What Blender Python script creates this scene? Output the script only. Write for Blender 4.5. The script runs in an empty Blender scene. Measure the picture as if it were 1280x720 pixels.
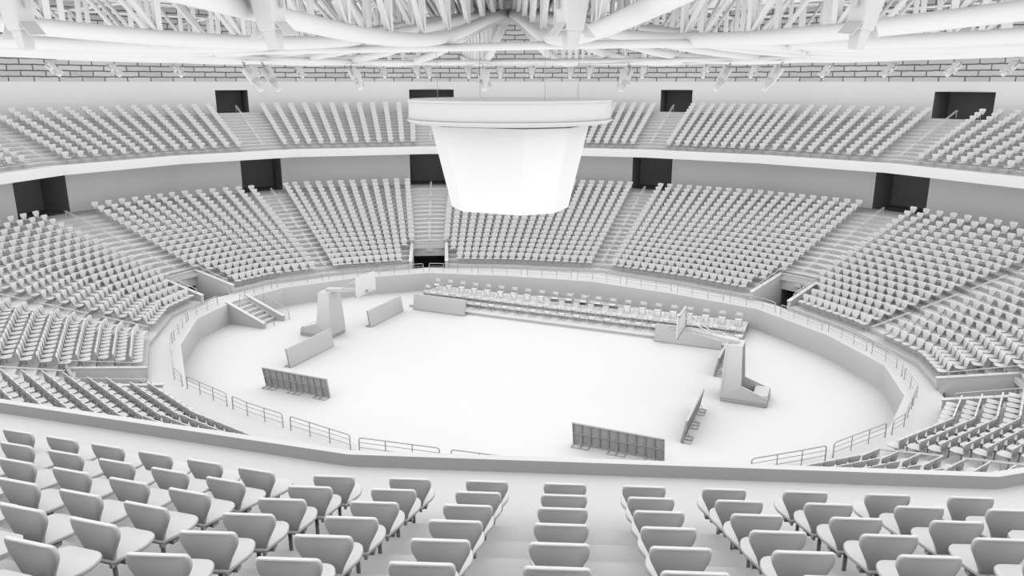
import bpy, math, random
import numpy as np
from mathutils import Vector, Matrix

C = bpy.context.scene.collection
S = bpy.context.scene
PI = math.pi
rad = math.radians

# ------------------------------------------------------------------ camera, world, exposure
cam_d = bpy.data.cameras.new('camera')
cam = bpy.data.objects.new('camera', cam_d)
C.objects.link(cam)
CAM = Vector((14.798, -33.706, 13.820))
F_PX, PITCH, YAW = 960.36, 0.26244, -0.41091
cam_d.sensor_width = 36.0
cam_d.lens = 36.0 * F_PX / 1280.0
cam_d.clip_start = 0.05
cam_d.clip_end = 400
cam.location = CAM
cam.rotation_euler = (PI / 2 - PITCH, 0, -YAW)
S.camera = cam
S.view_settings.view_transform = 'Standard'
S.view_settings.look = 'None'
S.view_settings.gamma = 1
S.view_settings.exposure = 0.0
S.view_settings.use_curve_mapping = False
S.cycles.use_fast_gi = True
S.cycles.fast_gi_method = 'REPLACE'
S.cycles.ao_bounces_render = 1
S.cycles.use_denoising = True
w = bpy.data.worlds.new('world')
S.world = w
w.use_nodes = True
w.node_tree.nodes['Background'].inputs[0].default_value = (1, 1, 1, 1)
w.node_tree.nodes['Background'].inputs[1].default_value = 1.12
w.light_settings.distance = 6.5      # reach of the soft all-round light

# ------------------------------------------------------------------ camera maths used to decide what the photo can see
FW = Vector((math.sin(YAW) * math.cos(PITCH), math.cos(YAW) * math.cos(PITCH), -math.sin(PITCH)))
RT = Vector((math.cos(YAW), -math.sin(YAW), 0))
UP = RT.cross(FW)
def project(p):
    d = Vector(p) - CAM
    z = d.dot(FW)
    if z < 0.2:
        return None
    return (640 + F_PX * d.dot(RT) / z, 360 - F_PX * d.dot(UP) / z, z)

# ------------------------------------------------------------------ materials
def mat(name, v, rough=0.75, var=0.03, scale=2.0, bump=0.0, bscale=40.0, spec=0.25, metal=0.0, emit=0.0):
    m = bpy.data.materials.new(name)
    m.use_nodes = True
    nt = m.node_tree
    b = nt.nodes['Principled BSDF']
    b.inputs['Roughness'].default_value = rough
    b.inputs['Specular IOR Level'].default_value = spec
    b.inputs['Metallic'].default_value = metal
    tc = nt.nodes.new('ShaderNodeTexCoord')
    n = nt.nodes.new('ShaderNodeTexNoise')
    n.inputs['Scale'].default_value = scale
    n.inputs['Detail'].default_value = 3
    r = nt.nodes.new('ShaderNodeValToRGB')
    lo, hi = max(0, v - var), min(1, v + var)
    r.color_ramp.elements[0].color = (lo, lo, lo, 1)
    r.color_ramp.elements[1].color = (hi, hi, hi, 1)
    nt.links.new(tc.outputs['Object'], n.inputs['Vector'])
    nt.links.new(n.outputs['Fac'], r.inputs['Fac'])
    nt.links.new(r.outputs['Color'], b.inputs['Base Color'])
    if bump:
        n2 = nt.nodes.new('ShaderNodeTexNoise')
        n2.inputs['Scale'].default_value = bscale
        bm = nt.nodes.new('ShaderNodeBump')
        bm.inputs['Strength'].default_value = bump
        bm.inputs['Distance'].default_value = 0.02
        nt.links.new(tc.outputs['Object'], n2.inputs['Vector'])
        nt.links.new(n2.outputs['Fac'], bm.inputs['Height'])
        nt.links.new(bm.outputs['Normal'], b.inputs['Normal'])
    if emit:
        b.inputs['Emission Color'].default_value = (1, 1, 1, 1)
        b.inputs['Emission Strength'].default_value = emit
    return m

M = dict(
    floor=mat('arena_floor', 0.90, 0.6, 0.015, 0.3),
    concrete=mat('white_concrete', 0.82, 0.85, 0.015, 0.8, 0.15, 60),
    tread=mat('tread_concrete', 0.80, 0.85, 0.015, 0.8, 0.15, 60),
    wall=mat('painted_wall', 0.82, 0.85, 0.01, 0.4),
    dark=mat('recess_shade', 0.22, 0.9, 0.02, 1.0),  # shade of deep recesses, put into the base colour
    seat=mat('seat_fabric', 0.84, 0.7, 0.01, 3.0, 0.1, 250),
    shell=mat('seat_shell', 0.92, 0.6, 0.01, 3.0),
    steel=mat('white_steel', 0.85, 0.5, 0.01, 1.0),
    rail=mat('rail_steel', 0.66, 0.45, 0.02, 3.0),
    leg=mat('leg_steel', 0.55, 0.5, 0.02, 3.0),
    board=mat('board_panel', 0.78, 0.6, 0.02, 3.0),
    frame=mat('board_frame', 0.62, 0.6, 0.02, 3.0),
    lamp=mat('lamp_housing', 0.78, 0.5, 0.01, 2.0),
    screen=mat('scoreboard_screen', 0.92, 0.5, 0.005, 0.5),
    pad=mat('padding', 0.82, 0.7, 0.02, 1.0),
    roof=mat('roof_deck', 0.84, 0.9, 0.02, 0.5),
)
# brick: courses with dark joints of their own colour, laid along the wall by UV
mb_ = bpy.data.materials.new('block_masonry')
mb_.use_nodes = True
nt = mb_.node_tree
b = nt.nodes['Principled BSDF']
b.inputs['Roughness'].default_value = 0.9
uv = nt.nodes.new('ShaderNodeUVMap'); uv.uv_map = 'UVMap'
nz = nt.nodes.new('ShaderNodeTexNoise'); nz.inputs['Scale'].default_value = 1.7; nz.inputs['Detail'].default_value = 4
vm = nt.nodes.new('ShaderNodeVectorMath'); vm.operation = 'MULTIPLY_ADD'
vm.inputs[1].default_value = (0.10, 0.12, 0)
bt = nt.nodes.new('ShaderNodeTexBrick')
bt.inputs['Scale'].default_value = 1.0
bt.inputs['Brick Width'].default_value = 1.75
bt.inputs['Row Height'].default_value = 0.42
bt.inputs['Mortar Size'].default_value = 0.05
bt.inputs['Mortar Smooth'].default_value = 0.3
bt.inputs['Color1'].default_value = (.54, .54, .54, 1)
bt.inputs['Color2'].default_value = (.66, .66, .66, 1)
bt.inputs['Mortar'].default_value = (.14, .14, .14, 1)
nt.links.new(uv.outputs['UV'], nz.inputs['Vector'])
nt.links.new(nz.outputs['Color'], vm.inputs[0])
nt.links.new(uv.outputs['UV'], vm.inputs[2])
nt.links.new(vm.outputs['Vector'], bt.inputs['Vector'])
nt.links.new(bt.outputs['Color'], b.inputs['Base Color'])
bp = nt.nodes.new('ShaderNodeBump'); bp.inputs['Strength'].default_value = 0.6; bp.inputs['Distance'].default_value = 0.05; bp.invert = True
nt.links.new(bt.outputs['Fac'], bp.inputs['Height'])
nt.links.new(bp.outputs['Normal'], b.inputs['Normal'])
M['brick'] = mb_

# ------------------------------------------------------------------ mesh helpers
class MB:
    def __init__(s):
        s.v = []; s.f = []; s.uv = {}
    def add(s, vs, fs):
        o = len(s.v)
        s.v += [tuple(p) for p in vs]
        s.f += [tuple(i + o for i in f) for f in fs]
        return s
    def merge(s, o, mtx=None):
        s.add([(mtx @ Vector(p)) for p in o.v] if mtx is not None else o.v, o.f)
        return s
    def hexa(s, p):      # 8 points: bottom ring 0-3, top ring 4-7
        return s.add(p, [(3, 2, 1, 0), (4, 5, 6, 7), (0, 1, 5, 4), (1, 2, 6, 5), (2, 3, 7, 6), (3, 0, 4, 7)])
    def box(s, x0, x1, y0, y1, z0, z1, mtx=None):
        p = [Vector(q) for q in ((x0, y0, z0), (x1, y0, z0), (x1, y1, z0), (x0, y1, z0), (x0, y0, z1), (x1, y0, z1), (x1, y1, z1), (x0, y1, z1))]
        if mtx is not None: p = [mtx @ q for q in p]
        return s.hexa(p)
    def bar(s, a, b, w, h, up=(0, 0, 1)):    # rectangular bar between two points
        a, b = Vector(a), Vector(b)
        d = (b - a).normalized()
        u = Vector(up)
        if abs(d.dot(u)) > 0.95: u = Vector((1, 0, 0))
        x = d.cross(u).normalized() * w / 2; y = x.cross(d).normalized() * h / 2
        return s.hexa([a - x - y, a + x - y, a + x + y, a - x + y, b - x - y, b + x - y, b + x + y, b - x + y])
    def tube(s, pts, r, seg=8, closed=False):
        pts = [Vector(p) for p in pts]; n = len(pts)
        rr = r if hasattr(r, '__len__') else [r] * n
        vs = []; fs = []; prev = None
        for i, p in enumerate(pts):
            a = pts[(i - 1) % n] if (closed or i > 0) else pts[i]
            c = pts[(i + 1) % n] if (closed or i < n - 1) else pts[i]
            t = (c - a).normalized()
            if prev is None:
                u = Vector((0, 0, 1)) if abs(t.z) < 0.9 else Vector((1, 0, 0))
                prev = t.cross(u).normalized()
            e1 = (prev - t * prev.dot(t)).normalized(); prev = e1
            e2 = t.cross(e1)
            for k in range(seg):
                an = 2 * PI * k / seg
                vs.append(p + (e1 * math.cos(an) + e2 * math.sin(an)) * rr[i])
        m = n if closed else n - 1
        for i in range(m):
            j = (i + 1) % n
            for k in range(seg):
                k2 = (k + 1) % seg
                fs.append((i * seg + k, i * seg + k2, j * seg + k2, j * seg + k))
        if not closed:
            fs.append(tuple(reversed(range(seg))))
            fs.append(tuple((n - 1) * seg + k for k in range(seg)))
        return s.add(vs, fs)
    def loft(s, rings, cap=True):     # list of equal-length rings of points
        n = len(rings[0]); vs = [p for r in rings for p in r]; fs = []
        for i in range(len(rings) - 1):
            for k in range(n):
                k2 = (k + 1) % n
                fs.append((i * n + k, i * n + k2, (i + 1) * n + k2, (i + 1) * n + k))
        if cap:
            fs.append(tuple(reversed(range(n))))
            fs.append(tuple((len(rings) - 1) * n + k for k in range(n)))
        return s.add(vs, fs)
    def mesh(s, name, material, smooth=False):
        me = bpy.data.meshes.new(name)
        me.from_pydata(s.v, [], s.f)
        me.materials.append(material)
        if smooth:
            me.shade_smooth()
            me.set_sharp_from_angle(angle=rad(38))
        me.update()
        return me
    def build(s, name, material, parent=None, smooth=False, loc=None):
        return link(name, s.mesh(name, material, smooth), parent, loc)

def link(name, me, parent=None, loc=None):
    o = bpy.data.objects.new(name, me)
    C.objects.link(o)
    if parent is not None: o.parent = parent
    if loc is not None: o.location = loc
    return o
def thing(name, label, cat, loc=(0, 0, 0), rz=0.0, group=None):
    o = bpy.data.objects.new(name, None)
    C.objects.link(o)
    o.empty_display_size = 0.2
    o.location = loc; o.rotation_euler = (0, 0, rz)
    return tag(o, label, cat, group)
def tag(o, label, cat, group=None, kind=None):
    o['label'] = label; o['category'] = cat
    if group: o['group'] = group
    if kind: o['kind'] = kind
    return o
def struct(o):
    o['kind'] = 'structure'; return o
def dup(root, loc, rz, label, group=None):
    r = root.copy(); C.objects.link(r)
    r.location = loc; r.rotation_euler = (0, 0, rz); r['label'] = label
    if group: r['group'] = group
    for ch in list(root.children):
        c = ch.copy(); C.objects.link(c); c.parent = r
        for g in list(ch.children):
            d = g.copy(); C.objects.link(d); d.parent = c
    return r
ORD = ['zeroth', 'first', 'second', 'third', 'fourth', 'fifth', 'sixth', 'seventh', 'eighth', 'ninth', 'tenth', 'eleventh', 'twelfth', 'thirteenth',
       'fourteenth', 'fifteenth', 'sixteenth', 'seventeenth', 'eighteenth', 'nineteenth', 'twentieth', 'twenty-first', 'twenty-second', 'twenty-third']

# ------------------------------------------------------------------ the plan: a twenty-sided oval
WQ = [(17.89, 0), (17.23, 3.56), (14.66, 7.22), (10.77, 10.67), (5.5, 12.04), (0, 12.845)]
PQ = [(31.07, 0), (29.53, 8.15), (25.32, 15.75), (17.02, 22.40), (8.63, 25.35), (0, 26.40)]
FQ = [1.6, 1.45, 1.4, 1.6, 2.1, 2.5]        # how deep the walkway is at each corner
def full(L, xy=True):
    out = []
    for k in range(20):
        u = k; sx = sy = 1
        if u > 10: sy = -1; u = 20 - u
        if u > 5: sx = -1; u = 10 - u
        out.append(Vector((sx * L[u][0], sy * L[u][1])) if xy else L[u])
    return out
WF = full(WQ); PF = full(PQ); FF = full(FQ, False)
DF = [(PF[k] - WF[k]) / 13.4 for k in range(20)]
def rp(u, o):
    k = int(math.floor(u + 1e-9)); s = u - k
    if s < 1e-7: s = 0
    a = WF[k % 20] + DF[k % 20] * o; c = WF[(k + 1) % 20] + DF[(k + 1) % 20] * o
    return a * (1 - s) + c * s
def fo(u):
    k = int(math.floor(u + 1e-9)); s = u - k
    return FF[k % 20] * (1 - s) + FF[(k + 1) % 20] * s
def inward(u, o):     # direction a seat at (u, o) faces
    k = math.floor(u + 1e-9)
    t = rp(k + 0.9, o) - rp(k + 0.1, o)
    n = Vector((-t.y, t.x)).normalized()
    return n
def seglen(u, o):
    k = math.floor(u + 1e-9)
    return (rp(k + 0.999, o) - rp(k, o)).length
def q3(u, o, z):
    p = rp(u, o); return Vector((p.x, p.y, z))

Z_WALK = 1.22
NROW = 19
def low_o(u, r): return fo(u) + (14.15 - fo(u)) * r / NROW
def low_z(r): return 1.42 + 0.211 * r
Z_LAND = low_z(18) + 0.0
NUP = 13
UP0, UPP = 14.71, 0.63
def up_z(r): return 8.54 + 0.22 * r
O_LW, O_UW = 16.2, 24.1
PLAIN = [1.75, 5.0, 8.25, 11.75, 15.0, 18.25]
VOMIT = [0.0, 3.0, 7.0, 10.0, 13.0, 17.0]
AISLES = sorted(PLAIN + VOMIT)
NOTCH = 1.15; NR = 4

def usplit(extra):
    s = set(float(k) for k in range(21))
    for e in extra: s.add(round(e, 6))
    return sorted(s)
def ring_quads(mb, fa, fb, us, closed_top=None):
    """quads between two functions u->point along the list us"""
    vs = []; fs = []
    for u in us: vs += [fa(u), fb(u)]
    for i in range(len(us) - 1):
        fs.append((2 * i, 2 * i + 2, 2 * i + 3, 2 * i + 1))
    mb.add(vs, fs)

# ------------------------------------------------------------------ floor and court wall
us_all = [float(k) for k in range(21)]
m = MB()
m.add([(WF[k].x * 1.01, WF[k].y * 1.01, 0) for k in range(20)], [tuple(range(20))])
m.add([(WF[k].x * 1.01, WF[k].y * 1.01, -0.3) for k in range(20)], [tuple(reversed(range(20)))])
struct(m.build('floor', M['floor']))
m = MB()
ring_quads(m, lambda u: q3(u, 0, 0), lambda u: q3(u, 0, Z_WALK), us_all)
struct(m.build('wall_court', M['wall']))
m = MB()
ring_quads(m, lambda u: q3(u, 0, Z_WALK), lambda u: q3(u, fo(u) + .02, Z_WALK), us_all)
struct(m.build('floor_walkway', M['concrete']))

# ------------------------------------------------------------------ lower tier treads, with a notch at every tunnel mouth
def hw_u(u, o, half): return half / seglen(u + 0.01 if u < 19.5 else u, o)
def side_u(v, o, half, sgn):   # u at lateral distance half from aisle v on side sgn
    uu = v + sgn * 0.02
    return v + sgn * half / seglen(uu % 20, o)
m = MB()
for r in range(NROW):
    z = low_z(r); zp = Z_WALK if r == 0 else low_z(r - 1)
    om = 1.6 + 12.4 * (r + .5) / NROW
    spans = []
    if r < NR:
        for i, v in enumerate(VOMIT):
            nx = VOMIT[(i + 1) % 6] + (20 if i == 5 else 0)
            spans.append((side_u(v, om, NOTCH + 0.05, 1), side_u(nx % 20, om, NOTCH + 0.05, -1) + (20 if nx >= 20 else 0)))
    else:
        spans.append((0.0, 20.0))
    for a, c in spans:
        us = [a] + [float(k) for k in range(math.ceil(a + 1e-6), math.floor(c - 1e-6) + 1)] + [c]
        ring_quads(m, lambda u: q3(u % 20, low_o(u % 20, r), zp), lambda u: q3(u % 20, low_o(u % 20, r), z), us)
        ring_quads(m, lambda u: q3(u % 20, low_o(u % 20, r), z), lambda u: q3(u % 20, (O_LW + .05) if r == NROW - 1 else low_o(u % 20, r + 1), z), us)
struct(m.build('floor_lower_tier', M['tread']))

# tunnel mouths: side walls, end wall above the opening, passage with its shade put into the colour, copings
mouth_name = {0.0: 'right', 3.0: 'far right', 7.0: 'far', 10.0: 'left', 13.0: 'near left', 17.0: 'near right'}
side = MB(); cop = MB(); dk = MB()
for v in VOMIT:
    oA = fo(v); oB = low_o(v, NR)
    ax = (rp(v, 10) - rp(v, 0)).normalized()          # outward
    la = Vector((-ax.y, ax.x))
    c0 = rp(v, oA); c1 = rp(v, oB)
    L = (c1 - c0).length
    def P(x, y, z): return Vector((c0.x + ax.x * x + la.x * y, c0.y + ax.y * x + la.y * y, z))
    zt0, zt1 = low_z(0) + 0.30, low_z(NR) + 0.16
    for sg in (-1, 1):
        y0, y1 = sg * NOTCH, sg * (NOTCH + 0.2)
        if sg < 0: y0, y1 = y1, y0
        side.hexa([P(-0.34, y0, -.05), P(L + .08, y0, -.05), P(L + .08, y1, -.05), P(-0.34, y1, -.05),
                   P(-0.34, y0, zt0), P(L + .08, y0, zt1), P(L + .08, y1, zt1), P(-0.34, y1, zt0)])
        cop.hexa([P(-0.38, y0 - .02, zt0), P(L + .08, y0 - .02, zt1), P(L + .08, y1 + .02, zt1), P(-0.38, y1 + .02, zt0),
                  P(-0.38, y0 - .02, zt0 + .05), P(L + .08, y0 - .02, zt1 + .05), P(L + .08, y1 + .02, zt1 + .05), P(-0.38, y1 + .02, zt0 + .05)])
    zo = Z_WALK + 0.25
    side.hexa([P(L, -NOTCH, zo), P(L + .08, -NOTCH, zo), P(L + .08, NOTCH, zo), P(L, NOTCH, zo), P(L, -NOTCH, zt1), P(L + .08, -NOTCH, zt1), P(L + .08, NOTCH, zt1), P(L, NOTCH, zt1)])
    cop.hexa([P(L - .04, -NOTCH, zt1), P(L + .08, -NOTCH, zt1), P(L + .08, NOTCH, zt1), P(L - .04, NOTCH, zt1), P(L - .04, -NOTCH, zt1 + .05), P(L + .08, -NOTCH, zt1 + .05), P(L + .08, NOTCH, zt1 + .05), P(L - .04, NOTCH, zt1 + .05)])
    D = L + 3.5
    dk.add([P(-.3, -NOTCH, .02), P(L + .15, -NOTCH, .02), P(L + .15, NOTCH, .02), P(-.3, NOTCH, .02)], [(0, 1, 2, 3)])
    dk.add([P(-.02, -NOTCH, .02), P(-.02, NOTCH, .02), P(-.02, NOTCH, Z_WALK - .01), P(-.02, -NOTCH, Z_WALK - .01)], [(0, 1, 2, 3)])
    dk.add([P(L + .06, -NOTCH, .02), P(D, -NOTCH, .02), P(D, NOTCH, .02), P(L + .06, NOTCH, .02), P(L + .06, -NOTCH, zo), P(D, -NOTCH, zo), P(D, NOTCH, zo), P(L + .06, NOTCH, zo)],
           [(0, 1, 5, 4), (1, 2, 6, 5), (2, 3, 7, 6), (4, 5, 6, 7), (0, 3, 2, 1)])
struct(side.build('wall_tunnel_mouths', M['wall']))
struct(cop.build('trim_1', M['concrete']))
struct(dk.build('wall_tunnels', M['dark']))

# rails round each tunnel mouth and the small sign box over the opening
for v in VOMIT:
    oA = fo(v); oB = low_o(v, NR)
    ax = (rp(v, 10) - rp(v, 0)).normalized(); la = Vector((-ax.y, ax.x))
    c0 = rp(v, oA); L = (rp(v, oB) - c0).length
    def P(x, y, z): return Vector((c0.x + ax.x * x + la.x * y, c0.y + ax.y * x + la.y * y, z))
    pr = project(P(L, 0, 2))
    if v == 17.0: continue
    t = thing('tunnel_guard_rail', 'thin steel guard rail around the %s tunnel mouth in the lower stand' % mouth_name[v], 'railing', P(L, 0, low_z(NR)), 0, 'guard rails round the tunnel mouths')
    o0 = t.location.copy()
    zt0, zt1 = low_z(0) + 0.30, low_z(NR) + 0.16
    hr = 0.36
    mr = MB()
    path = [P(0.05, -NOTCH - .1, zt0), P(0.08, -NOTCH - .1, zt0 + hr), P(L + .1, -NOTCH - .1, zt1 + hr), P(L + .1, NOTCH + .1, zt1 + hr), P(0.08, NOTCH + .1, zt0 + hr), P(0.05, NOTCH + .1, zt0)]
    mr.tube([p - o0 for p in path], 0.02, 6)
    mr.tube([p - o0 for p in (P(L + .1, -NOTCH - .1, zt1 + hr * .5), P(L + .1, NOTCH + .1, zt1 + hr * .5))], 0.014, 6)
    mr.build('top_rail', M['steel'], t, True)
    for sg in (-1, 1):
        for f in (0.25, 0.5, 0.75, 1.0):
            x = f * L + .05
            zz = zt0 + (zt1 - zt0) * x / (L + .15)
            MB().tube([P(x, sg * (NOTCH + .1), zz) - o0, P(x, sg * (NOTCH + .1), zz + hr) - o0], 0.014, 6).build('post', M['steel'], t)
    for y in (-.55, 0, .55):
        MB().tube([P(L + .1, y, zt1) - o0, P(L + .1, y, zt1 + hr) - o0], 0.014, 6).build('post', M['steel'], t)
    s = MB(); s.box(-0.02, .1, -.24, .24, -.08, .08)
    so = s.build('sign_box', M['lamp'])
    so.location = P(L - .12, 0, Z_WALK + .68); so.rotation_euler = (0, 0, math.atan2(ax.y, ax.x))
    tag(so, 'small blank box sign above the %s tunnel opening' % mouth_name[v], 'sign', 'signs over the tunnel openings')

# ------------------------------------------------------------------ back wall of the lower tier with doorways
def wall_ring(name, o, z0, z1, doors, material, zd0, zd1, depth, uvs=False):
    """doors: list of (u, halfwidth)"""
    m = MB(); cuts = []
    for u, h in doors:
        a, c = side_u(u, o, h, -1), side_u(u, o, h, 1)
        cuts.append((a, c))
    marks = sorted(set([float(k) for k in range(21)] + [round(x % 20, 5) for ac in cuts for x in ac]))
    for i in range(len(marks) - 1):
        a, c = marks[i], marks[i + 1]; mid = (a + c) / 2
        inside = any((x <= mid <= y) or (x <= mid - 20 <= y) or (x <= mid + 20 <= y) for x, y in cuts)
        def quad(za, zb):
            if zb - za > 1e-4:
                m.add([q3(a % 20 if a < 20 else 0, o, za), q3(c % 20 if c < 20 else 0, o, za), q3(c % 20 if c < 20 else 0, o, zb), q3(a % 20, o, zb)], [(0, 3, 2, 1)])
        if inside:
            quad(z0, zd0); quad(zd1, z1)
        else: quad(z0, z1)
    ob = struct(m.build(name, material))
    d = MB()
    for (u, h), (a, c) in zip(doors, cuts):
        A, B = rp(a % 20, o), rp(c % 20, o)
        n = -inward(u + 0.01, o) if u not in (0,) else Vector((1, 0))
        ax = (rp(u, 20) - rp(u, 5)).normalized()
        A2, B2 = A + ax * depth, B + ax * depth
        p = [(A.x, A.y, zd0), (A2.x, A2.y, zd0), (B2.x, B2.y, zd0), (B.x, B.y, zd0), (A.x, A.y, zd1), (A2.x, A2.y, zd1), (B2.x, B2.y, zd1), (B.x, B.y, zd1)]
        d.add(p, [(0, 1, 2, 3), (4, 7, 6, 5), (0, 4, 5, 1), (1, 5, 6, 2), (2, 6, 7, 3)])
    struct(d.build(name + '_doorways', M['dark']))  # doorway shade comes from the dark base colour
    return ob
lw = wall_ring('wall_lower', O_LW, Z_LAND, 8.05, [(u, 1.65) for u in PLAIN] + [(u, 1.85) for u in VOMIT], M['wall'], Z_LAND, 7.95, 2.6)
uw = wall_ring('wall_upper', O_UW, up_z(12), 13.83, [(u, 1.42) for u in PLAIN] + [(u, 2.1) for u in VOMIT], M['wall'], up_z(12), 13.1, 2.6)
m = MB(); L = 0; uvl = []
for k in range(20):
    a, c = q3(k, O_UW, 13.82), q3((k + 1) % 20, O_UW, 13.82)
    l = (c - a).length
    m.add([a, c, c + Vector((0, 0, 8.5)), a + Vector((0, 0, 8.5))], [(0, 3, 2, 1)])
    uvl += [(L, 0), (L, 8.5), (L + l, 8.5), (L + l, 0)]
    L += l
br = m.build('wall_masonry', M['brick'])
lay = br.data.uv_layers.new(name='UVMap')
for i, c in enumerate(uvl): lay.data[i].uv = c
struct(br)

# upper slab, balcony front, treads
m = MB()
ring_quads(m, lambda u: q3(u % 20, 13.4, 8.05), lambda u: q3(u % 20, O_LW, 8.05), us_all)
struct(m.build('ceiling_under_balcony', M['wall']))
m = MB()
ring_quads(m, lambda u: q3(u % 20, 13.4, 8.05), lambda u: q3(u % 20, 13.4, 8.67), us_all)
ring_quads(m, lambda u: q3(u % 20, 13.4, 8.67), lambda u: q3(u % 20, 13.53, 8.67), us_all)
ring_quads(m, lambda u: q3(u % 20, 13.53, 8.67), lambda u: q3(u % 20, 13.53, 8.45), us_all)
struct(m.build('wall_balcony_front', M['concrete']))
m = MB()
steps = [(13.53, 8.48)] + [(UP0 + UPP * r, up_z(r)) for r in range(NUP)] + [(O_UW + .05, None)]
for i in range(len(steps) - 1):
    o0_, z_ = steps[i]; o1_ = steps[i + 1][0]
    if i: ring_quads(m, lambda u: q3(u % 20, o0_, steps[i - 1][1]), lambda u: q3(u % 20, o0_, z_), us_all)
    ring_quads(m, lambda u: q3(u % 20, o0_, z_), lambda u: q3(u % 20, o1_, z_), us_all)
struct(m.build('floor_upper_tier', M['tread']))

# ------------------------------------------------------------------ the arena seat
def rounded(pts, r, n=4):
    """round the corners of a closed 2-D outline"""
    out = []
    N = len(pts)
    for i in range(N):
        p = Vector(pts[i]); a = Vector(pts[i - 1]) - p; c = Vector(pts[(i + 1) % N]) - p
        rr = r[i] if hasattr(r, '__len__') else r
        ra = min(rr, a.length * .45, c.length * .45)
        A = p + a.normalized() * ra; B = p + c.normalized() * ra
        for k in range(n + 1):
            t = k / n
            out.append(A * (1 - t) ** 2 + p * 2 * t * (1 - t) + B * t * t)
    return out
def slab(outline, layers, place):
    """loft of scaled copies of an outline; layers = (depth, inset); place(x, y, d) -> point"""
    cx = sum(p.x for p in outline) / len(outline); cy = sum(p.y for p in outline) / len(outline)
    hw = max(p.x for p in outline) - cx; hh = max(p.y for p in outline) - cy
    rings = []
    for d, ins in layers:
        sx = 1 - ins / hw; sy = 1 - ins / hh
        rings.append([place(cx + (p.x - cx) * sx, cy + (p.y - cy) * sy, d) for p in outline])
    return rings
def seat_parts(lod):
    n = 5 if lod else 1
    lay = [(-.023, .016), (-.018, .005), (-.007, 0), (.008, 0), (.018, .006), (.022, .018)] if lod else [(-.025, .012), (.025, .012)]
    bo = rounded([(-.128, 0), (.128, 0), (.152, .10), (.252, .31), (.240, .425), (-.240, .425), (-.252, .31), (-.152, .10)] if lod else [(-.125, 0), (.125, 0), (.252, .31), (.238, .425), (-.238, .425), (-.252, .31)], [.03, .03, .10, .09, .07, .07, .09, .10] if lod else 0.05, n)
    def pb(x, y, d):      # y = height up the back, d = depth
        yy = -0.20 - 0.16 * y + 0.55 * x * x + d
        return Vector((x, yy, 0.415 + y * 0.985))
    back = MB(); back.loft(slab(bo, lay, pb))
    so = rounded([(-.13, -.235), (.13, -.235), (.245, .05), (.20, .235), (-.20, .235), (-.245, .05)], [.03, .03, .14, .10, .10, .14] if lod else .06, n)
    def ps(x, y, d): return Vector((x, y, 0.445 + d + 0.05 * max(0, y) - 0.25 * x * x * 0 - 0.01))
    seat = MB(); seat.loft(slab(so, lay, ps))
    leg = MB(); leg.tube([(0, -.09, 0), (0, -.09, .385)], 0.021, 10 if lod else 4)
    br = MB(); br.box(-.17, .17, -.13, -.05, .365, .4); 
    if lod:
        br.box(-.13, -.10, -.235, .10, .385, .425); br.box(.10, .13, -.235, .10, .385, .425)
        leg.box(-.05, .05, -.14, -.04, 0, .012)
    return back, seat, leg, br
hb, hs, hl, hbr = seat_parts(True)
seat_me = dict(backrest=hb.mesh('backrest', M['shell'], True), seat=hs.mesh('seat', M['seat'], True), leg=hl.mesh('leg', M['leg'], True), bracket=hbr.mesh('bracket', M['leg']))
def arena_seat(loc, rz, label, group):
    t = thing('arena_seat', label, 'seat', loc, rz, group)
    for k, me in seat_me.items(): link(k, me, t)
    return t
lb, ls, ll, lbr = seat_parts(False)
low = MB(); low.merge(lb); low.merge(ls); low.merge(ll)
LV = np.array([tuple(p) for p in low.v]); LFc = low.f

# where all the seats stand: (u, o, z, tier, row, column, block)
seats = []
for bi, a in enumerate(AISLES):
    c = AISLES[(bi + 1) % 12]
    if c <= a: c += 20
    # lower tier: columns at constant u
    nmap = {3.25: 0}
    span = c - a
    n_low = 20 if abs(span - 2) < .01 else (12 if span < 1.5 else 13)
    pa = .62 + (.0 if a in PLAIN else .33); pc = .62 + (.0 if c % 20 in PLAIN else .33)
    ua = a + pa / seglen((a + .05) % 20, 4.0); uc = c - pc / seglen((c - .05) % 20, 4.0)
    du = (uc - ua) / n_low
    for r in range(NROW):
        om = low_o(a, r) + .3
        for j in range(n_low):
            u = ua + (j + .5) * du
            o = low_o(u % 20, r + 1) - 0.30
            if r < NR:
                bad = False
                for s_, v in ((1, a), (-1, c)):
                    if v % 20 in VOMIT and abs(u - v) * seglen((v + s_ * .05) % 20, o) < NOTCH + .2 + .38: bad = True
                if bad: continue
            seats.append((u % 20, o, low_z(r), 'low', r, j, bi))
    # upper tier
    j = 0
    for k in range(math.floor(a), math.ceil(c)):
        lo, hi = max(a, k), min(c, k + 1)
        sl = seglen(k % 20 + .01, 15.5)
        kk = k % 20
        if kk in (16, 6, 3, 13): u0, st = 17 - 16.845, .0965
        else: u0, st = .045, (.08 if kk in (4, 5, 14, 15) else .93 / sl)
        if kk in (16, 6): us_ = [k + .060 + .0965 * i for i in range(10)]
        elif kk in (3, 13): us_ = [k + 1 - .060 - .0965 * i for i in range(9, -1, -1)]
        elif kk in (5, 15): us_ = [k + 1 - .04 - .08 * i for i in range(12, -1, -1)]
        elif kk in (4, 14): us_ = [k + .04 + .08 * i for i in range(13)]
        else:
            n_ = int(1 / st); us_ = [k + (i + .5) / n_ for i in range(n_)]
        for u in us_:
            ne = (a if u - a < c - u else c) % 20
            half = 1.37 if ne in VOMIT else (.95 if ne in (5.0, 15.0) else 1.4)
            if (u - a) * sl < half or (c - u) * sl < half: continue
            for r in range(NUP):
                seats.append((u % 20, UP0 + UPP * r + 0.42, up_z(r), 'up', r, j, bi))
            j += 1

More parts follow.
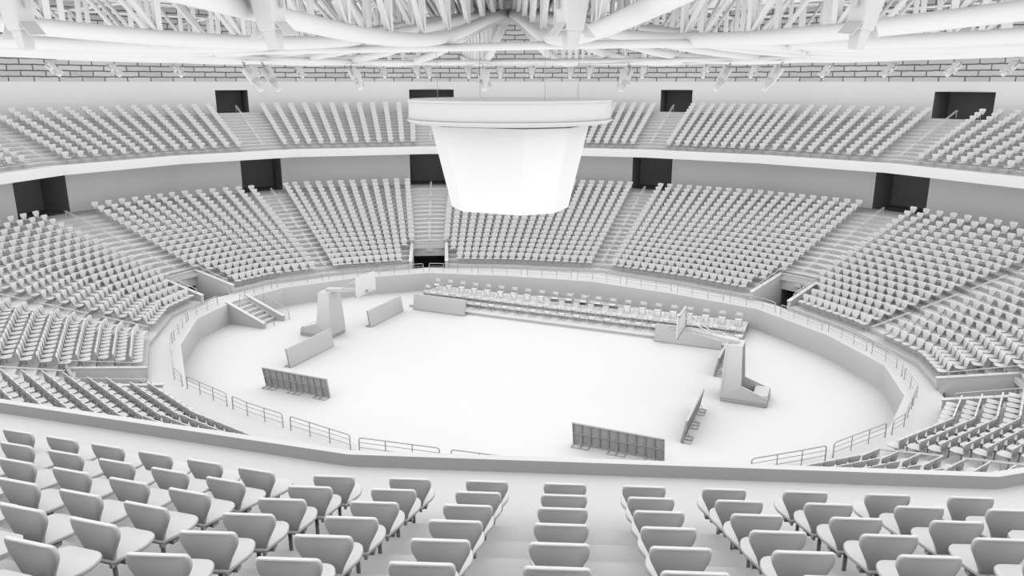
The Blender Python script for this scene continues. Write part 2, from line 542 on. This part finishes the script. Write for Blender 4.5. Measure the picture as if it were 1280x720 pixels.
def seat_loc(s): p = rp(s[0], s[1]); return (p.x, p.y, s[2])
def seat_rot(s):
    n = inward(s[0], s[1])
    return math.atan2(n.y, n.x) - PI / 2
def parapet_y(x):
    pts = [(-400, 430), (0, 498), (440, 563), (1240, 588), (1280, 584), (1700, 520)]
    for (x0, y0), (x1, y1) in zip(pts, pts[1:]):
        if x0 <= x <= x1: return y0 + (y1 - y0) * (x - x0) / (x1 - x0)
    return 0
vis = []; rest = []
for s in seats:
    L_ = seat_loc(s)
    pr = project((L_[0], L_[1], L_[2] + .4))
    if pr is None or pr[0] < -260 or pr[0] > 1540 or pr[1] > 1150: 
        continue
    ok = -14 < pr[0] < 1294
    if s[3] == 'up' and 14.5 <= s[0] <= 18.2:
        ok = ok and pr[1] < 760
        if math.hypot(L_[0] - CAM.x, L_[1] - CAM.y) < 2.2: continue
    elif s[3] == 'low':
        pt = project((L_[0], L_[1], L_[2] + .82))
        ok = ok and pt[1] < parapet_y(pt[0]) - 2
        if pt[1] > parapet_y(pt[0]) + 60: continue
    (vis if ok else rest).append((pr[2], s))
vis.sort(key=lambda q: q[0])
indiv = vis[:300]; rest += vis[300:]
AISLE_TXT = {13.0: 'the near left tunnel', 15.0: 'the centre aisle', 17.0: 'the right aisle', 11.75: 'the left railed aisle', 10.0: 'the left tunnel', 18.25: 'the near right aisle', 0.0: 'the right tunnel', 1.75: 'the right railed aisle', 3.0: 'the far right tunnel'}
# order seats inside each row of the picture for the labels
rows = {}
for d, s in indiv:
    pr = project(seat_loc(s)); rows.setdefault((s[3], s[6], s[4]), []).append((pr[0], s))
rowsorted = {k: [x[1] for x in sorted(v)] for k, v in rows.items()}
bname = {}
for k, v in rowsorted.items():
    tier, bi, r = k
    a = AISLES[bi]; c = AISLES[(bi + 1) % 12]
    for i, s in enumerate(v):
        if tier == 'up':
            lab = 'large padded seat in the %s foreground row behind the balcony wall, %s from the left' % (ORD[r + 1], ORD[i + 1])
            grp = 'padded seats in the foreground of the upper balcony'
        else:
            where = {13.0: 'near left stand', 11.75: 'left stand past the tunnel gap', 10.0: 'left stand past the railed aisle',
                     18.25: 'near right stand', 0.0: 'right stand past the tunnel gap', 17.0: 'near right corner', 1.75: 'right stand past the railed aisle', 15.0: 'near stand'}.get(a, 'lower stand')
            lab = 'light seat, %s, %s row up, %s from the left' % (where, ORD[r + 1], ORD[i + 1])
            grp = 'small seats of the lower stands'
        p = seat_loc(s)
        arena_seat(p, seat_rot(s), lab, grp)
nv = len(LV); allv = np.zeros((len(rest) * nv, 3)); allf = []
for i, (d, s) in enumerate(rest):
    a = seat_rot(s); ca, sa = math.cos(a), math.sin(a); p = seat_loc(s)
    allv[i * nv:(i + 1) * nv, 0] = LV[:, 0] * ca - LV[:, 1] * sa + p[0]
    allv[i * nv:(i + 1) * nv, 1] = LV[:, 0] * sa + LV[:, 1] * ca + p[1]
    allv[i * nv:(i + 1) * nv, 2] = LV[:, 2] + p[2]
    allf += [tuple(k + i * nv for k in f) for f in LFc]
me = bpy.data.meshes.new('arena_seats_beyond'); me.from_pydata(allv.tolist(), [], allf); me.materials.append(M['seat'])
tag(link('arena_seat_rows', me), 'thousands of light grey seats filling the farther stands all round the arena', 'seats', None, 'stuff')
print('SEATS', len(seats), 'visible', len(vis), 'individual', len(indiv), 'rest', len(rest))

# ------------------------------------------------------------------ handrails in the aisles
def pos_txt(v, tier):
    d = {0.0: 'above the right tunnel mouth', 1.75: 'in the right stand between two tunnel mouths', 3.0: 'above the far right tunnel mouth', 5.0: 'in the middle aisle of the far side', 7.0: 'above the far tunnel mouth behind the scoreboard',
         8.25: 'in the aisle left of the scoreboard', 10.0: 'above the left tunnel mouth', 11.75: 'in the left stand between two tunnel mouths', 13.0: 'above the near left tunnel mouth', 15.0: 'in the near aisle', 17.0: 'above the near right tunnel', 18.25: 'in the near right corner aisle'}
    return d[v]
def handrail(v, r0, r1, tier, piece, txt):
    of = (lambda r: low_o(v, r) + .3) if tier == 'low' else (lambda r: UP0 + UPP * r + .3)
    zf = low_z if tier == 'low' else up_z
    h = .50
    a = rp(v, of(r0)); c = rp(v, of(r1)); A = Vector((a.x, a.y, zf(r0))); B = Vector((c.x, c.y, zf(r1)))
    d = (B - A); dh = Vector((d.x, d.y, 0)).normalized(); la = Vector((-dh.y, dh.x, 0)) * .055
    t = thing('aisle_handrail', txt, 'handrail', A, 0, 'handrails in the aisles of the stands')
    Z = Vector((0, 0, h))
    mr = MB()
    for sg in (-1, 1):
        mr.tube([A + la * sg + Z - A, B + la * sg + Z - A], .02, 6)
    for e in (A, B): mr.tube([e + la + Z - A, e + dh * (.06 if e is B else -.06) + Z - A, e - la + Z - A], .014, 6)
    mr.build('double_rail', M['steel'], t, True)
    n = max(2, int(round(d.length / 1.3)) + 1)
    for i in range(n):
        p = A + d * (i / (n - 1)) - A
        MB().tube([p, p + Z], .016, 6).build('post', M['steel'], t)
for v in AISLES:
    start = NR if v in VOMIT else 0
    segs = [(NR, 8), (9, 13), (14, 18)] if v in VOMIT else [(0, 3), (4, 7), (8, 11), (12, 15), (16, 18)]
    names = {3: ['lowest', 'middle', 'topmost'], 5: ['lowest', 'second', 'third', 'fourth', 'topmost']}[len(segs)]
    for nm, (a, c) in zip(names, segs):
        A = rp(v, low_o(v, a)); pr = project((A.x, A.y, low_z(a) + .3))
        if not pr or pr[0] < -150 or pr[0] > 1430 or pr[1] > parapet_y(pr[0]) + 5: continue
        handrail(v, a, c, 'low', nm, 'white double handrail, %s one %s, lower stand' % (nm, pos_txt(v, 'low')))
    for nm, (a, c) in zip(['lower', 'middle', 'upper'], [(0, 3.4), (4.2, 7.6), (8.4, 12.6)]):
        A = rp(v, UP0 + UPP * a); pr = project((A.x, A.y, up_z(a) + .3))
        if not pr or pr[0] < -150 or pr[0] > 1430 or pr[1] > 400: continue
        handrail(v, a, c, 'up', nm, 'white double handrail, %s one %s, upper balcony' % (nm, pos_txt(v, 'up')))

# ------------------------------------------------------------------ guard rails on the court wall
arc = [0.0]; NU = 400
for i in range(NU): arc.append(arc[-1] + (rp((i + 1) * 20 / NU % 20, .45) - rp(i * 20 / NU, .45)).length)
TOT = arc[-1]
def at_arc(s):
    s %= TOT
    import bisect
    i = max(0, bisect.bisect_right(arc, s) - 1); i = min(i, NU - 1)
    f = (s - arc[i]) / (arc[i + 1] - arc[i]); return ((i + f) * 20 / NU) % 20
NPAN = 30
pitch = TOT / NPAN
def guard_rail(s0, length, label):
    us = [at_arc(s0 + length * i / 3) for i in range(4)]
    pts = [q3(u, .45, Z_WALK) for u in us]
    base = pts[0].copy()
    t = thing('guard_rail', label, 'railing', base, 0, 'guard rail panels along the court wall')
    h = .57
    path = []
    e0 = (pts[1] - pts[0]).normalized() * .09; e1 = (pts[3] - pts[2]).normalized() * .09
    path = [pts[0], pts[0] + Vector((0, 0, h - .09)), pts[0] + e0 * .3 + Vector((0, 0, h - .027)), pts[0] + e0 + Vector((0, 0, h)), pts[1] + Vector((0, 0, h)), pts[2] + Vector((0, 0, h)),
            pts[3] - e1 + Vector((0, 0, h)), pts[3] - e1 * .3 + Vector((0, 0, h - .027)), pts[3] + Vector((0, 0, h - .09)), pts[3]]
    MB().tube([p - base for p in path], .023, 8).build('top_rail', M['rail'], t, True)
    for z in (.20, .39):
        MB().tube([p - base + Vector((0, 0, z)) for p in pts], .013, 6).build('mid_rail', M['rail'], t, True)
    for p in pts[1:3]:
        MB().tube([p - base, p - base + Vector((0, 0, h))], .019, 6).build('post', M['rail'], t, True)
import bisect
def arc_of(u): return arc[int(u / 20 * NU)]
s_ref, s_beg, s_end = arc_of(13.82), arc_of(10.34), arc_of(9.72) + TOT
kk = max(1, round((s_ref - s_beg) / 3.3)); pitch = (s_ref - s_beg) / kk
for i in range(60):
    s0 = s_beg + i * pitch
    if s0 > s_end - 1.2: break
    plen = min(pitch - .42, s_end - s0)
    um = at_arc(s0 + plen / 2)
    p = q3(um, .45, Z_WALK); pr = project(p)
    if pr is None or pr[0] < -60 or pr[0] > 1340 or pr[1] > parapet_y(pr[0]) + 25: continue
    side_ = 'left' if pr[0] < 430 else ('right' if pr[0] > 860 else 'far')
    nb = 'near' if pr[2] < 33 else 'far'
    guard_rail(s0, plen, 'three-bar guard rail panel on the court wall, %s side, about %d degrees round the oval' % (side_, round(um * 18)))

# ------------------------------------------------------------------ stairs from the walkway down to the court (left end)
t = thing('court_staircase', 'white concrete staircase with sloping side walls leading down to the court floor', 'stairs', (-17.6, .25, 0))
x0, x1 = -17.95, -15.25
for y in (-.68, .98):
    m = MB()
    m.hexa([Vector(p) - t.location for p in ((x0, y, 0), (x1, y, 0), (x1, y + .2, 0), (x0, y + .2, 0), (x0, y, 1.28), (x1, y, .28), (x1, y + .2, .28), (x0, y + .2, 1.28))])
    sw = m.build('side_wall', M['wall'], t)
    m = MB()
    m.hexa([Vector(p) - t.location for p in ((x0, y - .02, 1.28), (x1 + .03, y - .02, .27), (x1 + .03, y + .22, .27), (x0, y + .22, 1.28), (x0, y - .02, 1.33), (x1 + .03, y - .02, .32), (x1 + .03, y + .22, .32), (x0, y + .22, 1.33))])
    m.build('coping', M['concrete'], sw)
m = MB()
for i in range(6):
    m.box(x0 - t.location.x, x0 + .35 + i * .36 - t.location.x, -.48 - .25, .98 - .25, 0, 1.22 - (i + 1) * 0.174)
m.build('treads', M['tread'], t)
for y in (.1, 1.45):
    m = MB()
    a = Vector((x0 + (.3 if y < 1 else .9), y, 1.0 if y < 1 else .75)); c = Vector((x1 + .1, y, 0.0))
    m.tube([p - t.location for p in (a, a + Vector((.1, 0, .62)), c + Vector((-.12, 0, .6)), c + Vector((0, 0, .5)), c)], .022, 6)
    m.build('handrail', M['rail'], t, True)

# ------------------------------------------------------------------ scoreboard
t = thing('scoreboard', 'huge white centre-hung scoreboard with a round disc on top above the court', 'scoreboard', (0, 0, 8))
def ringpts(r, z, n=64): return [Vector((r * math.cos(2 * PI * k / n), r * math.sin(2 * PI * k / n), z)) for k in range(n)]
m = MB(); m.loft([ringpts(4.50, 3.98), ringpts(4.66, 4.02), ringpts(4.70, 4.10), ringpts(4.70, 4.93), ringpts(4.74, 4.95), ringpts(4.74, 5.03), ringpts(4.68, 5.05)])
dsk = m.build('disc', M['lamp'], t, True)
MB().loft([ringpts(4.77, 4.09), ringpts(4.77, 4.17)], True).build('disc_rim', M['lamp'], dsk, True)
def oct_(hx, hy, c, z): return [Vector(p) for p in ((-hx + c, -hy, z), (hx - c, -hy, z), (hx, -hy + c, z), (hx, hy - c, z), (hx - c, hy, z), (-hx + c, hy, z), (-hx, hy - c, z), (-hx, -hy + c, z))]
m = MB(); m.loft([oct_(2.55, 2.1, 1.15, 0.0), oct_(3.35, 2.8, 1.4, 3.98)]); m.build('core', M['lamp'], t)
lo_, hi_ = oct_(2.55, 2.1, 1.15, 0.0), oct_(3.33, 2.78, 1.4, 3.86)
lo2, hi2 = oct_(2.62, 2.17, 1.18, -0.01), oct_(3.42, 2.87, 1.43, 3.86)
for i in range(8):
    a, c_, d, e = lo_[i], lo_[(i + 1) % 8], hi_[(i + 1) % 8], hi_[i]
    MB().hexa([a, c_, d, e, lo2[i], lo2[(i + 1) % 8], hi2[(i + 1) % 8], hi2[i]]).build('screen', M['screen'], t)
for sx in (-1, 1):
    for sy in (-1, 1):
        MB().tube([(sx * 2.6, sy * 2.2, 5.0), (sx * 2.6, sy * 2.2, 8.9)], .012, 5).build('cable', M['leg'], t)

# ------------------------------------------------------------------ roof structure
ZP = [(0.9, 16.72), (3, 16.50), (5.5, 16.12), (8, 15.68), (11, 15.24), (15, 15.0), (19, 14.96), (23, 15.08), (28, 15.3), (34, 15.6), (41, 16.0)]
def zlow(r):
    for (a, za), (c, zc) in zip(ZP, ZP[1:]):
        if r <= c: 
            f = (r - a) / (c - a); return za + (zc - za) * f
    return ZP[-1][1]
KY = .865
hub = thing('roof_hub', 'white steel hub drum at the middle of the roof where the trusses meet', 'roof hub', (0, 0, 16.35))
MB().loft([ringpts(.62, 0, 24), ringpts(.66, .05, 24), ringpts(.66, 4.0, 24)]).build('drum', M['steel'], hub, True)
MB().loft([ringpts(.80, .95, 24), ringpts(.80, 1.1, 24)]).build('collar', M['steel'], hub, True)
for j in range(20):
    tdeg = 9 + 18 * j; a = rad(tdeg); dx, dy = math.cos(a), KY * math.sin(a)
    R1 = 1.0
    pw = rp(j + .5, O_UW - .1); RM = pw.length / math.hypot(dx, dy)
    # describe where it runs
    pe = project((dx * 20, dy * 20, 15))
    where = 'running from the hub toward the %s' % ('far wall' if 70 < tdeg < 130 else 'left wall' if 130 <= tdeg < 250 else 'camera side' if 250 <= tdeg < 310 else 'right wall')
    t = thing('roof_truss', 'roof truss %s, %d degrees anticlockwise from the right end' % (where.replace('running from the hub ', ''), tdeg), 'roof truss', (0, 0, 16), 0, 'radial roof trusses')
    n = 30; pts = []
    for i in range(n + 1):
        r = .6 + (RM - .6) * i / n
        pts.append(Vector((dx * r, dy * r, zlow(r) - 16)))
    # smooth the profile
    zz = [p.z for p in pts]
    for _ in range(2): zz = [zz[0]] + [(zz[i - 1] + 2 * zz[i] + zz[i + 1]) / 4 for i in range(1, n)] + [zz[-1]]
    for p, z in zip(pts, zz): p.z = z
    MB().tube(pts, .21, 12).build('lower_chord', M['steel'], t, True)
    top = lambda r: 19.55 - 0.03 * r - 16
    MB().tube([(dx * .6, dy * .6, top(.6)), (dx * RM, dy * RM, top(RM))], .13, 8).build('upper_chord', M['steel'], t, True)
    rs = [1.6, 3.4, 5.4, 7.8, 10.6, 13.6, 16.8, 20.0, 23.4, 27.0, 31.0, 35.0, 39.0]
    rs = [r for r in rs if r < RM - .5]
    zl = lambda r: zlow(r) - 16
    for r in rs:
        MB().bar((dx * r, dy * r, zl(r)), (dx * r, dy * r, top(r)), .17, .17, (-dy, dx, 0)).build('vertical_member', M['steel'], t)
    for r, r2 in zip(rs, rs[1:]):
        MB().tube([(dx * r, dy * r, zl(r) + .05), (dx * r2, dy * r2, top(r2))], .09, 8).build('diagonal_member', M['steel'], t, True)
for r, z, nm in ((9, 19.35, 'innermost'), (15.5, 19.15, 'second'), (22, 18.95, 'third'), (28.5, 18.7, 'fourth'), (35, 18.5, 'outermost')):
    m = MB()
    m.tube([(math.cos(rad(9 + 18 * j)) * r, KY * math.sin(rad(9 + 18 * j)) * r, z) for j in range(20)], .09, 8, True)
    tag(m.build('purlin_ring', M['steel'], None, True), 'white twenty-sided purlin ring under the roof deck, %s one from the hub' % nm, 'roof beam', 'purlin rings')
# roof deck
m = MB()
m.add([(0, 0, 19.95)] + [q3(k, O_UW + .3, 19.6) for k in range(20)], [(0, k + 1, (k + 1) % 20 + 1) for k in range(20)])
struct(m.build('ceiling', M['roof']))

# lighting ring (rounded rectangle) and the outer lighting ring
def rrect(hx, hy, r, z, n=10):
    out = []
    for cx_, cy_, a0 in ((hx - r, hy - r, 0), (-hx + r, hy - r, 90), (-hx + r, -hy + r, 180), (hx - r, -hy + r, 270)):
        for k in range(n + 1):
            a = rad(a0 + 90 * k / n); out.append(Vector((cx_ + r * math.cos(a), cy_ + r * math.sin(a), z)))
    return out
m = MB(); m.tube(rrect(12.6, 9.3, 5.0, 14.95), .13, 12, True)
tag(m.build('lighting_ring', M['steel'], None, True), 'thick white pipe ring hung round the scoreboard under the roof trusses', 'lighting rig')
m = MB(); m.tube([(25 * math.cos(rad(-12 + 3.4 * k)), 20.5 * math.sin(rad(-12 + 3.4 * k)), 15.0) for k in range(61)], .07, 8)
tag(m.build('outer_lighting_ring', M['steel'], None, True), 'thin white outer pipe ring carrying small spotlights near the far walls', 'lighting rig')

# ------------------------------------------------------------------ spotlights
def rbox(hx, hy, r, z, n=4, cx=0, cy=0):
    return [Vector((p.x + cx, p.y + cy, z)) for p in rounded([(-hx, -hy), (hx, -hy), (hx, hy), (-hx, hy)], r, n)]
def lamp_meshes():
    d = {}
    d['housing'] = MB().loft([rbox(.24, .2, .06, -1.02), rbox(.29, .24, .08, -.98), rbox(.40, .31, .14, -.12), rbox(.40, .31, .14, -.04), rbox(.37, .28, .13, 0)])
    d['snout'] = MB().loft([rbox(.22, .19, .05, -1.0), rbox(.15, .14, .04, -1.5)])
    d['yoke'] = MB().bar((-.45, 0, -.5), (-.45, 0, .18), .03, .14).bar((.45, 0, -.5), (.45, 0, .18), .03, .14).bar((-.45, 0, .18), (.45, 0, .18), .12, .04).tube([(0, 0, .18), (0, 0, .42)], .05, 8)
    for sg, nm in ((1, 0), (-1, 1)):
        fm = Matrix.Translation((sg * .31, 0, -.84)) @ Matrix.Rotation(rad(sg * -42), 4, 'Y')
        d['barn_door%d' % nm] = MB().box(-.012, .012, -.22, .22, -.46, 0, fm)
    return {k: v.mesh(k.rstrip('01'), M['lamp'], k in ('housing', 'snout')) for k, v in d.items()}
LM = lamp_meshes()
def spotlight(p, aim, scale, label, watts, group, roll=0.0, size=140):
    t = thing('spotlight', label, 'spotlight', p, 0, group)
    d = (Vector(aim) - Vector(p)).normalized()
    q = (-d).to_track_quat('Z', 'Y')
    t.rotation_euler = (q.to_matrix().to_4x4() @ Matrix.Rotation(roll, 4, 'Z')).to_euler()
    t.scale = (scale,) * 3
    for k, me in LM.items(): link(k.rstrip('01'), me, t)
    if watts:
        l = bpy.data.lights.new('spot_beam', 'SPOT'); l.energy = watts; l.spot_size = rad(size); l.spot_blend = .8; l.shadow_soft_size = .12
        o = bpy.data.objects.new('bulb', l); C.objects.link(o); o.parent = t; o.location = (0, 0, -1.5)
    return t
def col_point(px, fn):     # the far point of a closed curve that stands in picture column px
    best = None
    for k in range(720):
        p, q = fn(2 * PI * k / 720), fn(2 * PI * (k + 1) / 720); a, c = project(p), project(q)
        if a and c and (a[0] - px) * (c[0] - px) <= 0:
            f = 0 if a[0] == c[0] else (px - a[0]) / (c[0] - a[0])
            if best is None or a[2] > best[1]: best = (p.lerp(q, f), a[2])
    return best[0] if best else None
RR = rrect(12.6, 9.3, 5.0, 14.95, 60)
def ringfn(a):
    x = a / (2 * PI) * len(RR); i = int(x); return RR[i % len(RR)].lerp(RR[(i + 1) % len(RR)], x - i)
mid = [(306, 'at the left end of the pipe ring, outermost'), (330, 'at its left end, beside the outermost'), (441, 'left of the scoreboard'), (605, 'just above the left half of the scoreboard'), (785, 'just right of the scoreboard top'), (910, 'far right of the scoreboard'), (975, 'at the right end of the pipe ring')]
for px, txt in mid:
    p = col_point(px, ringfn)
    if p is None: 
        p = min(RR, key=lambda q: abs(project(q)[0] - px))
    aim = (p.x * .45, p.y * .45, 0)
    spotlight((p.x, p.y, p.z - .49), (p.x * .75, p.y * .75, 9.5), .85, 'white spotlight on the pipe ring ' + txt, 0, 'spotlights on the pipe ring', roll=rad(30 if px < 640 else -30))
def at_px(px, py, d): 
    v = FW + RT * ((px - 640) / F_PX) - UP * ((py - 360) / F_PX); return CAM + v * d
big = [(14, -14, 14.2, 36, 70, 'left edge of the view'), (332, -14, 14.2, 346, 68, 'left of the roof hub'), (715, -14, 14.2, 713, 70, 'right of the roof hub, above the scoreboard'), (1088, -14, 14.2, 1067, 70, 'right side of the view')]
for x, y, d, x2, y2, txt in big:
    p = at_px(x, y, d); q = at_px(x2, y2, d + .35)
    spotlight(p, q, .72, 'large close spotlight with flaps seen from behind, ' + txt, 0, 'large spotlights hanging nearest the camera', roll=rad({14: 40, 332: 38, 715: 25, 1088: -40}[x]))
small = [60, 138, 218, 317, 373, 478, 520, 535, 585, 625, 665, 714, 738, 806, 884, 945, 1037, 1117, 1199, 1272]
def outfn(a): return Vector((25 * math.cos(a), 20.5 * math.sin(a), 15.0))
for i, px in enumerate(small):
    p = col_point(px, outfn)
    if p is None: continue
    spotlight((p.x, p.y, p.z - .31), (p.x * .8, p.y * .8, 10), .55, 'small spotlight on the outer ring before the masonry wall, %s from the left' % ORD[i + 1], 0, 'small spotlights on the outer ring')

# ------------------------------------------------------------------ court furniture: perimeter boards
def board_meshes():
    d = {}
    W = 3.62; H = .98; tilt = .17
    m = MB(); m.hexa([Vector(p) for p in ((-W / 2, 0, .04), (W / 2, 0, .04), (W / 2, .05, .04), (-W / 2, .05, .04), (-W / 2, tilt, H), (W / 2, tilt, H), (W / 2, tilt + .05, H), (-W / 2, tilt + .05, H))])
    d['panel'] = (m, 'board')
    m = MB()
    for i in range(11):
        x = -W / 2 + .02 + (W - .04) * i / 10
        m.hexa([Vector(p) for p in ((x - .02, .05, .04), (x + .02, .05, .04), (x + .02, .10, .04), (x - .02, .10, .04), (x - .02, tilt + .05, H), (x + .02, tilt + .05, H), (x + .02, tilt + .10, H), (x - .02, tilt + .10, H))])
    for f in (0.02, .5, .97):
        y = tilt * f + .05; z = .04 + (H - .04) * f
        m.box(-W / 2, W / 2, y, y + .05, z - .02, z + .02)
    d['back_frame'] = (m, 'frame')
    for i, x in enumerate((-1.45, 0, 1.45)):
        m = MB()
        for xx in (x - .33, x, x + .33): m.box(xx - .015, xx + .015, 0.03, .42, 0, .03)
        m.box(x - .33, x + .33, .39, .42, 0, .03)
        m.bar((x, .1, .5), (x, .39, .03), .02, .02)
        d['foot%d' % i] = (m, 'frame')
    return {k: v[0].mesh(k.rstrip('012'), M[v[1]]) for k, v in d.items()}
BM = board_meshes()
def board(x, y, rz, label):
    t = thing('perimeter_board', label, 'advertising board', (x, y, 0), rz, 'perimeter boards round the court')
    for k, me in BM.items(): link(k.rstrip('012'), me, t)
board(-7.45, -7.35, PI, 'blank advertising board at the court\'s near left corner, back frame toward the camera')
board(7.75, -7.25, PI, 'blank advertising board at the near right in front of the balcony wall, frame visible')
board(-7.55, 6.2, 0, 'blank advertising board standing before the left end of the chair platform')
board(7.75, 6.2, 0, 'blank advertising board standing before the right end of the chair platform')
board(-9.72, -3.3, PI / 2, 'blank tilted advertising board standing in front of the left hoop stand')
board(-9.72, 3.85, PI / 2, 'blank tilted advertising board at the far left of the court')
board(9.80, -3.75, -PI / 2, 'blank advertising board edge-on, nearest the camera on the right side')
board(9.80, 4.0, -PI / 2, 'blank advertising board edge-on beside the right hoop stand')

# ------------------------------------------------------------------ hoop stands
def hoop(sg, label):
    t = thing('basketball_hoop', label, 'basketball hoop', (sg * 11.1, 0, 0), 0 if sg > 0 else PI, 'basketball hoop stands')
    # local: +x away from the court
    m = MB(); m.box(-.52, 1.5, -.72, .72, 0.02, .2); m.build('base_skirt', M['frame'], t)
    for s in (-1, 1):
        y0, y1 = (s * .70, s * .62) if s < 0 else (s * .62, s * .70)
        prof = [(-.48, .2), (1.48, .2), (1.48, .42), (.34, .82), (.24, 2.56), (-.40, 2.62)]
        def P_(p, y):  # taper toward the top
            k = 1 - .26 * max(0, (p[1] - .8)) / 1.8
            return Vector((p[0], y * k, p[1]))
        m = MB(); a = [P_(p, y0) for p in prof]; c = [P_(p, y1) for p in prof]
        n = 6
        m.add(a + c, [tuple(reversed(range(n))) if False else tuple(range(n)), tuple(n + i for i in reversed(range(n)))] + [(i, (i + 1) % n, n + (i + 1) % n, n + i) for i in range(n)])
        m.build('side_panel', M['pad'], t)
    m = MB(); m.hexa([Vector(p) for p in ((-.56, -.72, .2), (-.46, -.72, .2), (-.46, .72, .2), (-.56, .72, .2), (-.47, -.53, 2.64), (-.39, -.53, 2.64), (-.39, .53, 2.64), (-.47, .53, 2.64))])
    m.build('front_pad', M['pad'], t)
    MB().box(-.40, .24, -.5, .5, 2.54, 2.6).build('top_cap', M['pad'], t)
    MB().box(.85, 1.47, -.6, .6, .2, .5).build('counterweight', M['pad'], t)
    MB().box(-.2, .2, -.2, .2, .2, 2.5).build('mast', M['frame'], t)
    m = MB()
    m.hexa([Vector(p) for p in ((-2.35, -.06, 2.85), (0, -.16, 2.45), (0, .16, 2.45), (-2.35, .06, 2.85), (-2.35, -.06, 2.97), (0, -.16, 2.75), (0, .16, 2.75), (-2.35, .06, 2.97))])
    m.build('boom', M['steel'], t)
    m = MB()
    for y in (-.25, .25):
        m.tube([(-2.5, y * 1.6, 3.65), (-1.1, y * .5, 2.85)], .025, 6); m.tube([(-2.5, y, 2.95), (-.2, y, 2.6)], .02, 6)
    m.build('strut', M['steel'], t, True)
    bb = MB().box(-2.60, -2.54, -.9, .9, 2.71, 3.76).build('backboard', M['steel'], t)
    m = MB()
    for y in (-.9, .84): m.box(-2.54, -2.5, y, y + .06, 2.71, 3.76)
    for z in (2.71, 3.70): m.box(-2.54, -2.5, -.9, .9, z, z + .06)
    m.build('backboard_frame', M['frame'], bb)
    m = MB(); m.tube([(-2.60 - .08 - .225 + .225 * math.cos(2 * PI * k / 20), .225 * math.sin(2 * PI * k / 20), 2.88) for k in range(20)], .012, 6, True)
    m.box(-2.68, -2.6, -.08, .08, 2.82, 2.92); m.build('rim', M['leg'], t)
hoop(1, 'portable basketball hoop stand on the right side of the court, backboard over the chairs')
hoop(-1, 'portable basketball hoop stand on the left side of the court near the stairs')

# ------------------------------------------------------------------ chair platform
t = thing('chair_platform', 'low three-step platform along the far side of the court carrying chair rows', 'platform', (.28, 6.4, 0))
for i, (y0, y1, z) in enumerate(((6.63, 7.7, .15), (7.7, 8.5, .30), (8.5, 9.95, .45))):
    MB().box(-10.15, 10.15, y0 - 6.4, y1 - 6.4, 0, z).build('deck', M['concrete'], t)
for xa, xb in ((-10.15, -2.2), (2.7, 10.15)):
    MB().box(xa, xb, 9.95 - 6.4, 10.5 - 6.4, 0, .45).build('deck', M['concrete'], t)
MB().box(-2.2, 2.7, 10.46 - 6.4, 10.5 - 6.4, 0, .45).build('stairwell_shade_panel', M['dark'], t)  # dark panel standing in for the shade down the stairwell
for y, z in ((7.70, .30), (8.50, .45)):
    MB().box(-10.15, 10.15, y - .02 - 6.4, y - 6.4, z - .045, z + .008).build('step_edge', M['leg'], t)
def fold_meshes():
    d = {}
    d['seat'] = (MB().loft([[Vector((p.x, p.y, z)) for p in rounded([(-.19, -.17), (.19, -.17), (.19, .17), (-.19, .17)], .05, 3)] for z in (.36, .39)]), 'shell')
    m = MB(); m.hexa([Vector(p) for p in ((-.18, .20, .56), (.18, .20, .56), (.18, .225, .56), (-.18, .225, .56), (-.18, .235, .72), (.18, .235, .72), (.18, .26, .72), (-.18, .26, .72))])
    d['backrest'] = (m, 'shell')
    for i, x in enumerate((-.19, .19)):
        m = MB(); m.tube([(x, -.2, 0), (x, .02, .37), (x, .23, .72)], .014, 5); m.tube([(x, .24, 0), (x, -.12, .37)], .014, 5)
        d['side_frame%d' % i] = (m, 'rail')
    return {k: v[0].mesh(k.rstrip('01'), M[v[1]]) for k, v in d.items()}
FM = fold_meshes()
first = None
NC = 22
for ri, (y, z, nm) in enumerate(((9.45, .45, 'back'), (8.24, .30, 'middle'), (7.44, .15, 'front'))):
    for i in range(NC):
        x = -9.45 + .925 * i + (0, -.1, .3)[ri] + .0
        lab = 'white folding chair in the %s row of the court platform, %s from the left' % (nm, ORD[i + 1])
        if first is None:
            first = thing('folding_chair', lab, 'chair', (x, y, z), 0, 'folding chairs on the court platform')
            for k, me in FM.items(): link(k.rstrip('01'), me, first)
        else: dup(first, (x, y, z), 0, lab)
# short stair well behind the platform, with its two rails
for sg, nm in ((-1, 'left'), (1, 'right')):
    t = thing('stairwell_rail', 'thin %s handrail behind the platform chairs before the far court wall' % nm, 'railing', (sg * .5 + .3, 10.0, 0), 0, 'rails behind the platform')
    m = MB(); L_ = sg * 1.9
    m.tube([(0, 0, 0), (0, 0, .95), (L_, .05, .95), (L_, .05, 0)], .022, 6); m.tube([(0, .0, .5), (L_, .05, .5)], .014, 6)
    m.build('rail', M['rail'], t, True)
    MB().hexa([Vector(p) for p in ((0, 0, 0), (.03, 0, 0), (.03, .44, 0), (0, .44, 0), (0, 0, .95), (.03, 0, .95), (.03, .44, 1.02), (0, .44, 1.02))]).build('side_plate', M['steel'], t)
